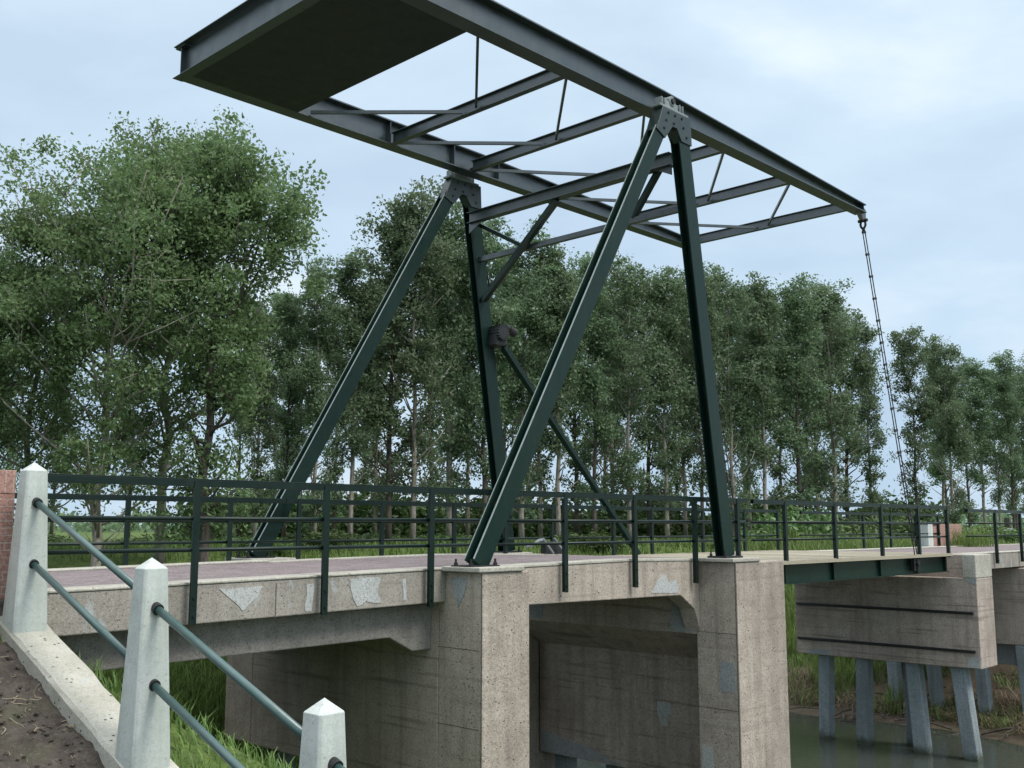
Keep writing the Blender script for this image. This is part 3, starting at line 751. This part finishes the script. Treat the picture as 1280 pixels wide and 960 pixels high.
def tree_mesh(seed, H, cr, c0, nl, leaf, clumps, per, kind='poplar', limb_extra=()):
    rnd = random.Random(seed); bm = BM()
    def wob(i): return V((noise.noise(V((seed * 3.1, i * .8, 0))), noise.noise(V((seed * 7.7, i * .8, 5))), 0)) * .4
    n = 10; tr = [V((0, 0, -.3))] + [V((0, 0, H * .96 * i / n)) + wob(i) * (i / n) * (2 if kind == 'broad' else 1.3) for i in range(1, n + 1)]
    r0 = .030 * H ** .85 * (.42 if kind != 'broad' else .6)
    tube(bm, tr, [r0 * (1.15 if i == 0 else (1 - i / n) * .9 + .08) for i in range(n + 1)], 8)
    def tp(t):
        f = t * n; i = min(int(f), n - 1); return tr[i].lerp(tr[i + 1], f - i)
    cen = []
    for k in range(nl):
        t = c0 * .8 + (.93 - c0 * .8) * (k + rnd.random()) / nl
        a = rnd.uniform(0, 6.283); q = (t - c0) / (1 - c0)
        prof = math.sin(math.pi * min(1, max(.08, q * .82 + .16))) ** .7 if kind == 'broad' else (.45 + .55 * math.sin(math.pi * min(1, max(.02, q * .85 + .12))))
        Lr = cr * prof * rnd.uniform(.6, 1.12); up = rnd.uniform(.5, 1.3) if kind == 'broad' else rnd.uniform(.8, 1.8)
        p = tp(t); m_ = 4; pts = [p]
        for j in range(1, m_ + 1):
            f = j / m_; pts.append(p + V((math.cos(a) * Lr * f, math.sin(a) * Lr * f, Lr * up * f ** 1.2)) + V([rnd.uniform(-1, 1) * .12 * Lr * .5 for _ in range(3)]))
        tube(bm, pts, [r0 * .34 * (1 - t * .6) * (1 - .8 * j / m_) + .008 for j in range(m_ + 1)], 5)
        if t < .40 and rnd.random() < .5: continue
        for f in (2, 3, 4): cen.append((pts[f], .5 + .2 * f))
        for j in range(3):
            b0 = pts[rnd.randint(1, 3)]; e = b0 + V((rnd.uniform(-1, 1), rnd.uniform(-1, 1), rnd.uniform(.1, 1.1))) * Lr * .42
            tube(bm, [b0, (b0 + e) / 2 + V((0, 0, -.05)), e], [r0 * .12 + .006, r0 * .08 + .005, .004], 4); cen.append((e, 1))
    for (az, t, Lr, up) in limb_extra:
        p = tp(t); pts = [p + V((math.cos(az) * Lr * f, math.sin(az) * Lr * f, Lr * up * f ** 1.3)) for f in (0, .25, .5, .75, 1)]
        tube(bm, pts, [r0 * .4 * (1 - .75 * j / 4) for j in range(5)], 6)
        for j in range(26):
            cen.append((pts[4] + V((rnd.gauss(0, .5), rnd.gauss(0, .5), rnd.gauss(.1, .8))), 1))
    for j in range(6):      # dead pale stubs on the bare trunk
        t = rnd.uniform(.12, c0 + .2); a = rnd.uniform(0, 6.28); p = tp(t); L_ = rnd.uniform(.5, 1.4)
        tube(bm, [p, p + V((math.cos(a) * L_, math.sin(a) * L_, L_ * rnd.uniform(.5, 1.3)))], [.03, .008], 4)
    wood = bpy.data.meshes.new('trunk'); bm.to_mesh(wood); bm.free()
    for p in wood.polygons: p.use_smooth = True
    vs, fs = [], []
    top = tp(1)
    cen += [(top + V((rnd.gauss(0, .25), rnd.gauss(0, .25), -abs(rnd.gauss(0, .9)))), 1) for _ in range(8)]
    for k in range(clumps):
        c, w = cen[k % len(cen)] if k < len(cen) else rnd.choice(cen)
        c = c + V((rnd.gauss(0, .22), rnd.gauss(0, .22), rnd.gauss(0, .22))) * (1.6 if kind == 'broad' else 1)
        rr = rnd.uniform(.26, .58) * (1.25 if kind == 'broad' else 1)
        for _ in range(int(per * rnd.uniform(.5, 1.3))):
            d = V((rnd.gauss(0, 1), rnd.gauss(0, 1), rnd.gauss(0, .75)))
            if d.length > 2.2: continue
            leaf_quad(vs, fs, c + d * rr * .6, leaf * rnd.uniform(.65, 1.3), rnd)
    cm = bpy.data.meshes.new('crown'); cm.from_pydata(vs, [], fs)
    return wood, cm

def make_proto(idx, **kw):
    wood, cm = tree_mesh(idx, **kw)
    return (wood, cm, kw['H'])
AZR = YAW - math.pi / 2      # azimuth of camera-right
PB = [make_proto(11 + i, H=16, cr=3.5 + .3 * i, c0=.22, nl=46, leaf=.14, clumps=310, per=135, kind='broad') for i in range(3)]
PBL = make_proto(29, H=16, cr=1.75, c0=.22, nl=46, leaf=.14, clumps=310, per=135, kind='broad', limb_extra=((AZR, .57, 1.55, 2.5), (AZR + .3, .58, 1.8, 1.9), (AZR + 3.1, .55, 2.2, 1.7)))
PP = [make_proto(41 + i, H=16, cr=1.15 + .25 * (i % 3), c0=(.14, .22, .10, .26, .18, .15)[i], nl=38, leaf=.165, clumps=215, per=76, kind='poplar') for i in range(6)]
proto_done = {}
def add_tree(pr, px, D, H, lfm, rot, label, group, dark=False, sx=1):
    x, y = at(px, D); z = height(x, y); k = (H - 1.0 - z) / pr[2]
    r = thing('poplar_tree', label, 'tree', (x, y, z), group)
    r.scale = (k * sx, k * sx, k); r.rotation_euler = (0, 0, rot)
    key = (id(pr[0]), lfm, dark)
    if key not in proto_done:
        w = pr[0].copy(); c = pr[1].copy(); w.materials.clear(); c.materials.clear()
        w.materials.append(M['barkdark' if dark else 'bark']); c.materials.append(M[lfm])
        proto_done[key] = (w, c)
    w, c = proto_done[key]
    for nm, me in (('trunk', w), ('crown', c)):
        o = bpy.data.objects.new(nm, me); link(o, r)
    return r
ordn = ['first', 'second', 'third', 'fourth', 'fifth', 'sixth', 'seventh', 'eighth', 'ninth', 'tenth', 'eleventh', 'twelfth', 'thirteenth', 'fourteenth', 'fifteenth', 'sixteenth', 'seventeenth', 'eighteenth', 'nineteenth', 'twentieth', 'twenty-first', 'twenty-second', 'twenty-third', 'twenty-fourth', 'twenty-fifth', 'twenty-sixth', 'twenty-seventh', 'twenty-eighth']
def Hof(ytop, D): return ((657 - ytop) / FPX * D + 1.0) * .955

left = [(-25, 37, 305, 0, 'broad tree cut off by the left edge of the picture'),
        (38, 38, 250, 1, 'broad leafy tree behind the brick wall at the left edge'),
        (127, 37, 180, 2, 'broad tree with a thick pale trunk beside the sky gap over the railing'),
        (205, 41, 145, 0, 'leafy broad tree between the pale-trunked one and the tallest'),
        (258, 38, 116, 3, 'tallest broad tree, its high limb reaching out below the counterweight')]
for i, (px, D, yt, pi_, lb) in enumerate(left):
    pr = PBL if pi_ == 3 else PB[pi_]
    add_tree(pr, px, D, Hof(yt, D) / .95, 'leaf_left', 0 if pi_ == 3 else i * 1.7, lb, 'broad trees on the left', dark=(i % 2 == 0 and i != 2))
rnd = random.Random(99)
front = [(322, 46, 350), (358, 47, 335), (395, 46, 292), (440, 47, 282), (487, 48, 222), (517, 48, 185), (562, 50, 210), (606, 50, 232), (652, 52, 255), (697, 52, 268), (742, 54, 282),
         (786, 55, 292), (832, 56, 300), (876, 57, 306), (915, 59, 308), (955, 60, 314), (998, 61, 318), (1042, 63, 322), (1086, 66, 368), (1143, 72, 386), (1188, 73, 402), (1226, 75, 432), (1262, 75, 420), (1300, 76, 425)]
place = lambda px: ('between the broad trees and the leaning far leg' if px < 470 else 'around the far tower legs' if px < 640 else 'between the far upright leg and the near leaning leg' if px < 760 else
                    'between the near tower legs' if px < 890 else 'right of the upright near leg' if px < 1110 else 'right of the lifting chain and the sky gap')
for i, (px, D, yt) in enumerate(front):
    c = ('slender pale-stemmed', 'tall dark-stemmed')[i % 3 == 1]
    add_tree(PP[i % 6], px, D, Hof(yt, D), 'leaf', rnd.uniform(0, 6.28), '%s poplar, %s from the left in the front row' % (c, ordn[i]), 'poplars in the front row', dark=(i % 3 == 1), sx=rnd.uniform(.9, 1.2))
mid = [(300, 55, 330), (345, 58, 330), (420, 58, 330), (470, 60, 300), (540, 60, 255), (585, 62, 270), (630, 62, 285), (675, 64, 290), (720, 64, 295), (765, 66, 305), (810, 67, 310), (855, 68, 315), (897, 69, 318),
       (935, 70, 325), (975, 72, 330), (1020, 73, 335), (1056, 75, 350), (1176, 84, 405), (1207, 85, 425), (1245, 86, 435), (1285, 86, 430)]
for i, (px, D, yt) in enumerate(mid):
    add_tree(PP[(i * 5 + 2) % 6], px, D, Hof(yt + 8, D), 'leaf', rnd.uniform(0, 6.28), 'partly hidden poplar, %s from the left in the second row' % ordn[i], 'poplars in the second row', dark=(i % 2 == 0), sx=rnd.uniform(.9, 1.2))
back = [(10, 60, 330), (70, 62, 420), (165, 58, 350), (375, 70, 370), (455, 72, 345), (560, 74, 310), (660, 76, 320), (755, 78, 330), (845, 82, 340), (930, 84, 345), (1010, 88, 352), (1180, 98, 440), (1265, 100, 450)]
for i, (px, D, yt) in enumerate(back):
    add_tree(PP[(i * 3 + 1) % 6], px, D, Hof(yt, D), 'leaf', rnd.uniform(0, 6.28), 'distant poplar glimpsed through gaps, %s from the left in the rearmost row' % ordn[i], 'poplars in the rearmost row', dark=True, sx=1.1)

# bushes
def bush_mesh(seed, n=70, per=42, leaf=.13):
    rnd = random.Random(seed); vs, fs = [], []
    for k in range(n):
        a = rnd.uniform(0, 6.28); r = math.sqrt(rnd.random()) * 1.0; z = rnd.random() ** .8 * (1.15 - .6 * r * r)
        c = V((r * math.cos(a), r * math.sin(a), z))
        for _ in range(per):
            leaf_quad(vs, fs, c + V((rnd.gauss(0, .16), rnd.gauss(0, .16), rnd.gauss(0, .13))), leaf * rnd.uniform(.6, 1.3), rnd)
    me = bpy.data.meshes.new('bush'); me.from_pydata(vs, [], fs); me.materials.append(M['bushleaf']); return me
BU = [bush_mesh(5), bush_mesh(6), bush_mesh(8)]
bushes = [(60, 46, 1.1, 1.4, 'low bright bush behind the railing, right of the tall white post'), (175, 47, .9, 1.5, 'low bush under the broad trees, left of the second railing post'),
          (330, 44, 1.0, 1.5, 'low bush in the meadow, left of the leaning far leg'), (405, 46, 1.4, 1.7, 'rounded bush under the poplars, right of the leaning far leg'), (470, 50, 1.2, 1.8, 'spreading bush behind the middle of the left approach railing'),
          (560, 50, 1.2, 1.6, 'bush in shade at the foot of the far upright leg'), (735, 50, 1.3, 1.8, 'light green bush just right of the near leaning leg'), (815, 44, 2.2, 1.9, 'tall bright green bush between the near tower legs'), (858, 46, 1.5, 1.6, 'smaller bright bush just left of the upright near leg'),
          (935, 52, 1.5, 1.8, 'bush just right of the upright near leg'), (1010, 56, 2.0, 2.2, 'dark bush behind the left half of the leaf railing'), (1062, 58, 2.3, 2.3, 'dense bush left of the foot of the lifting chain'), (1110, 60, 2.6, 2.2, 'bush directly behind the foot of the lifting chain'),
          (1150, 62, 2.2, 2.2, 'bush just left of the brick pillar'), (1222, 60, 1.8, 2.0, 'bush just right of the brick pillar'), (1275, 50, 1.6, 1.7, 'bright round bush at the right edge, behind the railing'),
          (992, 41, 3.0, 2.0, 'tall bush on the far bank, in the gap left of the striped pier')]
for i, (px, D, h, w, lb) in enumerate(bushes):
    x, y = at(px, D); o = bpy.data.objects.new('bush', BU[i % 3]); o.location = (x, y, height(x, y) - .05); o.scale = (w * .9, w * .9, h * (.55 if i != 16 else .5)); o.rotation_euler = (0, 0, i * 1.3); link(o)
    tag(o, lb, 'bush', 'bushes under the trees')

for i in range(15):
    px = 300 + i * 57 + (i % 3) * 9; D = 60 + i * 1.3; x, y = at(px, D); o = bpy.data.objects.new('bush', BU[(i + 1) % 3]); o.location = (x, y, height(x, y) - .1); o.scale = (3.2, 3.2, 2.5 + .8 * math.sin(i * 2.3)); o.rotation_euler = (0, 0, i * 2.1); link(o)
    tag(o, 'bush in deep shade behind the poplar trunks, %s from the left' % ordn[i], 'bush', 'shaded bushes behind the poplars')

# far hedge line on the horizon
rnd = random.Random(4); vs, fs = [], []
for k in range(2600):
    px = rnd.uniform(-900, 2600); D = rnd.uniform(170, 230); x, y = at(px, D)
    hh = 3.2 + 2.6 * noise.noise(V((px * .012, 0, 0))) + 1.5 * noise.noise(V((px * .05, 3, 0)))
    for _ in range(12):
        leaf_quad(vs, fs, V((x + rnd.gauss(0, 1.5), y + rnd.gauss(0, 1.5), -1 + rnd.random() * max(1.2, hh))), 1.1 * rnd.uniform(.5, 1.2), rnd)
o = mesh_obj('distant_woodland', vs, fs, M['leaf']); tag(o, 'low line of distant woodland along the horizon', 'woodland', kind='stuff')

def blades(name, region, count, h0, h1, w, mat, seed, lean=.35, filt=None, label='', cat='grass', dead=False):
    rnd = random.Random(seed); vs, fs = [], []; k = 0
    while k < count:
        x, y = region(rnd)
        if filt and not filt(x, y, rnd): k += 1; continue
        z = height(x, y)
        a = rnd.uniform(0, 6.28); h = rnd.uniform(h0, h1) * (1.15 + .6 * noise.noise(V((x * .9, y * .9, 2)))); l = lean * h * rnd.uniform(.2, 1.5)
        d = V((math.cos(a), math.sin(a), 0)); s = V((-d.y, d.x, 0)) * w * .5
        p0 = V((x, y, z - .02)); p1 = p0 + d * l * .35 + V((0, 0, h * .62)); p2 = p0 + d * l + V((0, 0, h * (1 if not dead else rnd.uniform(.2, 1))))
        i = len(vs); vs += [p0 - s, p0 + s, p1 + s * .8, p1 - s * .8, p2]; fs += [(i, i + 1, i + 2, i + 3), (i + 3, i + 2, i + 4)]; k += 1
    o = mesh_obj(name, vs, fs, M[mat]); tag(o, label, cat, kind='stuff'); return o
def rect(x0, x1, y0, y1): return lambda r: (r.uniform(x0, x1), r.uniform(y0, y1))
def above(x, y, r): return height(x, y) > WATER + .08
blades('bank_grass', rect(-9, 6, 10, 24), 26000, .2, .6, .03, 'grass', 11, .7, lambda x, y, r: above(x, y, r) and x > -2.2 * (y - 12) + 2, 'long grass on the near bank farther along the canal')
blades('bank_grass', rect(3.9, 16, 3.6, 15), 95000, .15, .45, .016, 'grass', 1, .8, lambda x, y, r: above(x, y, r), 'long lush grass on the near bank under and behind the left span')
blades('bank_grass', rect(3.85, 8.6, -5, 1.0), 9000, .05, .18, .014, 'grass', 2, .7, above, 'thin grass on the near bank in front of the left span')
blades('bank_grass', rect(26, 36, 3.0, 22), 30000, .25, .8, .03, 'grass', 3, .5, lambda x, y, r: above(x, y, r) and height(x, y) > -4.6 + noise.noise(V((x * .5, y * .5, 0))), 'rank green growth on the opposite bank beyond the piles')
blades('bank_grass', rect(26, 36, -8, 3.0), 3500, .15, .45, .025, 'grass', 4, .5, lambda x, y, r: above(x, y, r) and noise.noise(V((x * .6, y * .6, 4))) > .12, 'sparse tufts on the bare opposite bank under the right span')
blades('bank_grass', rect(26.6, 31, -1, 16), 9000, .1, .35, .03, 'grass', 31, .8, lambda x, y, r: above(x, y, r) and noise.noise(V((x * .8, y * .8, 19))) > -.05, 'fresh green tufts low on the opposite bank')
blades('dry_reeds', rect(26.2, 29.4, -6, 14), 12000, .1, .45, .02, 'reed', 5, 1.6, lambda x, y, r: above(x, y, r) and noise.noise(V((x * .7, y * .7, 9))) > -.15, 'dead reeds and driftwood lying along the opposite waterline', 'reeds', True)
blades('meadow_grass', rect(-5, 40, 6, 40), 60000, .15, .42, .05, 'grass', 6, .5, lambda x, y, r: height(x, y) > -1.4, 'meadow grass beyond the bridge, seen through the railings')
blades('meadow_grass', rect(34, 80, 4.6, 40), 40000, .12, .38, .07, 'grass', 7, .5, lambda x, y, r: height(x, y) > -1.4, 'tall verge grass under the poplars beyond the leaf')

# small things on the soil
rnd = random.Random(12); vs, fs = [], []
for k in range(480):
    x = rnd.uniform(.8, 3.36); y = rnd.uniform(-5, -.1); z = soilh(x, y) + .012; L_ = rnd.uniform(.02, .16) * (1.6 if rnd.random() < .1 else 1); a = rnd.uniform(0, 6.28)
    pts = []; cv = rnd.uniform(-1.1, 1.1)
    for j in range(5):
        f = j / 4; a2 = a + f * cv; xx, yy = x + math.cos(a2) * L_ * f, y + math.sin(a2) * L_ * f
        pts.append(V((xx, yy, max(soilh(xx, yy) + .006, z + rnd.uniform(-.01, .02)))))
    w = rnd.uniform(.0015, .0045)
    for p, q in zip(pts, pts[1:]):
        d = (q - p); 
        if d.length < 1e-4: continue
        s = d.cross(V((0, 0, 1))).normalized() * w; u = V((0, 0, w * 1.4)); i = len(vs)
        vs += [p - s, p + u, p + s, q - s, q + u, q + s]; fs += [(i, i + 1, i + 4, i + 3), (i + 1, i + 2, i + 5, i + 4)]
tag(mesh_obj('dry_stalks', vs, fs, M['twig']), 'dry stalks and root scraps strewn over the dark soil', 'debris', kind='stuff')
bm = BM(); rnd = random.Random(13)
for k in range(1500):
    x = rnd.uniform(.6, 3.36); y = rnd.uniform(-5, -.05); r_ = rnd.uniform(.006, .022) * (1.8 if rnd.random() < .06 else 1)
    g_ = bmesh.ops.create_icosphere(bm, subdivisions=1, radius=r_, matrix=Matrix.Translation((x, y, soilh(x, y) + r_ * .3)) @ Matrix.Diagonal((1, rnd.uniform(.7, 1.2), .7, 1)))
    for v in g_['verts']: v.co += V((rnd.uniform(-1, 1), rnd.uniform(-1, 1), rnd.uniform(-1, 1))) * r_ * .25
tag(obj('pebbles', bm, M['soil']), 'small pebbles and clods on the dark soil', 'pebbles', kind='stuff')
def weed(x, y, lb, n, seed):
    rnd = random.Random(seed); vs, fs = [], []; z = soilh(x, y)
    for k in range(n):
        a = rnd.uniform(0, 6.28); e = rnd.uniform(.3, 1.2); L_ = rnd.uniform(.06, .12); d = V((math.cos(a) * math.cos(e), math.sin(a) * math.cos(e), math.sin(e))); s = V((-math.sin(a), math.cos(a), 0)) * .012
        p = V((0, 0, .0)); i = len(vs); vs += [p, p + d * L_ * .5 + s, p + d * L_ + V((0, 0, -.02)), p + d * L_ * .5 - s]; fs.append((i, i + 1, i + 2, i + 3))
    o = mesh_obj('weed', vs, fs, M['bushleaf'], origin=(x, y, z)); tag(o, lb, 'weed', 'weeds on the soil bank')
weed(2.85, -2.35, 'small bright weed alone on the dark soil near the left edge', 22, 1)
weed(3.05, -.85, 'flat green weed on the soil close to the top of the coping', 30, 2)

# debris on the opposite bank
bm = BM(); rnd = random.Random(21)
for k in range(110):
    y = rnd.uniform(-5, 5); x = 17.4 + rnd.uniform(8.9, 11.6); z = height(x, y) + .05; a = rnd.uniform(0, 6.28); L_ = rnd.uniform(.2, 1.1); r_ = rnd.uniform(.012, .035)
    e = V((x + math.cos(a) * L_, y + math.sin(a) * L_, 0)); e.z = height(e.x, e.y) + rnd.uniform(.03, .2)
    tube(bm, [(x, y, z), ((x + e.x) / 2, (y + e.y) / 2, (z + e.z) / 2 + .05), e], r_, 5)
tag(obj('fallen_branches', bm, M['barkdark']), 'tangle of fallen grey branches on the opposite bank behind the piles', 'branches', kind='stuff')

# ------------------------------------------------------------------ sky and light
w = bpy.data.worlds.new('World'); sc.world = w; w.use_nodes = True; t = w.node_tree
bg = t.nodes['Background']; bg.inputs['Strength'].default_value = .1
EL, AZ = 52, 165
sky = N(t, 'ShaderNodeTexSky'); sky.sky_type = 'NISHITA'; sky.sun_disc = False; sky.sun_elevation = R(EL); sky.sun_rotation = R(AZ); sky.air_density = 1; sky.dust_density = 1.5
tc = N(t, 'ShaderNodeTexCoord'); sx = N(t, 'ShaderNodeSeparateXYZ'); t.links.new(tc.outputs['Generated'], sx.inputs[0])
mp = N(t, 'ShaderNodeMapping'); mp.inputs['Scale'].default_value = (1.3, 1.3, 3.6); mp.inputs['Location'].default_value = (.7, .2, 0); t.links.new(tc.outputs['Generated'], mp.inputs[0])
n1 = nz(t, mp.outputs[0], 1.5, 7, .52, .2)
cl = ramp(t, n1, [(.36, (2.35, 3.15, 4.15)), (.50, (3.3, 4.2, 5.05)), (.60, (4.9, 5.4, 5.75))])
# bluer and darker towards the horizon, brightest overhead as under any overcast
mr = N(t, 'ShaderNodeMapRange'); mr.inputs[1].default_value = .0; mr.inputs[2].default_value = .42; t.links.new(sx.outputs[2], mr.inputs[0])
hz = mixc(t, mr.outputs[0], (2.2, 3.1, 4.1), (4.3, 5.05, 5.6))
cl = mixc(t, .4, cl, hz)
mz = N(t, 'ShaderNodeMapRange'); mz.inputs[1].default_value = .5; mz.inputs[2].default_value = .9; mz.interpolation_type = 'SMOOTHSTEP'; t.links.new(sx.outputs[2], mz.inputs[0])
cl = mixc(t, mz.outputs[0], cl, (11.6, 12.2, 12.6))
c = mixc(t, .93, sky.outputs[0], cl)
t.links.new(c, bg.inputs['Color'])
sun = bpy.data.lights.new('sun', 'SUN'); sun.energy = 1.4; sun.angle = R(20); sun.color = (1, .96, .9)
so = bpy.data.objects.new('sun', sun); link(so)
dv = V((math.sin(R(AZ)) * math.cos(R(EL)), math.cos(R(AZ)) * math.cos(R(EL)), math.sin(R(EL))))
so.rotation_euler = dv.to_track_quat('Z', 'Y').to_euler(); so.location = (0, 0, 30)
sc.view_settings.view_transform = 'Standard'; sc.view_settings.look = 'None'; sc.view_settings.gamma = 1; sc.view_settings.exposure = .95
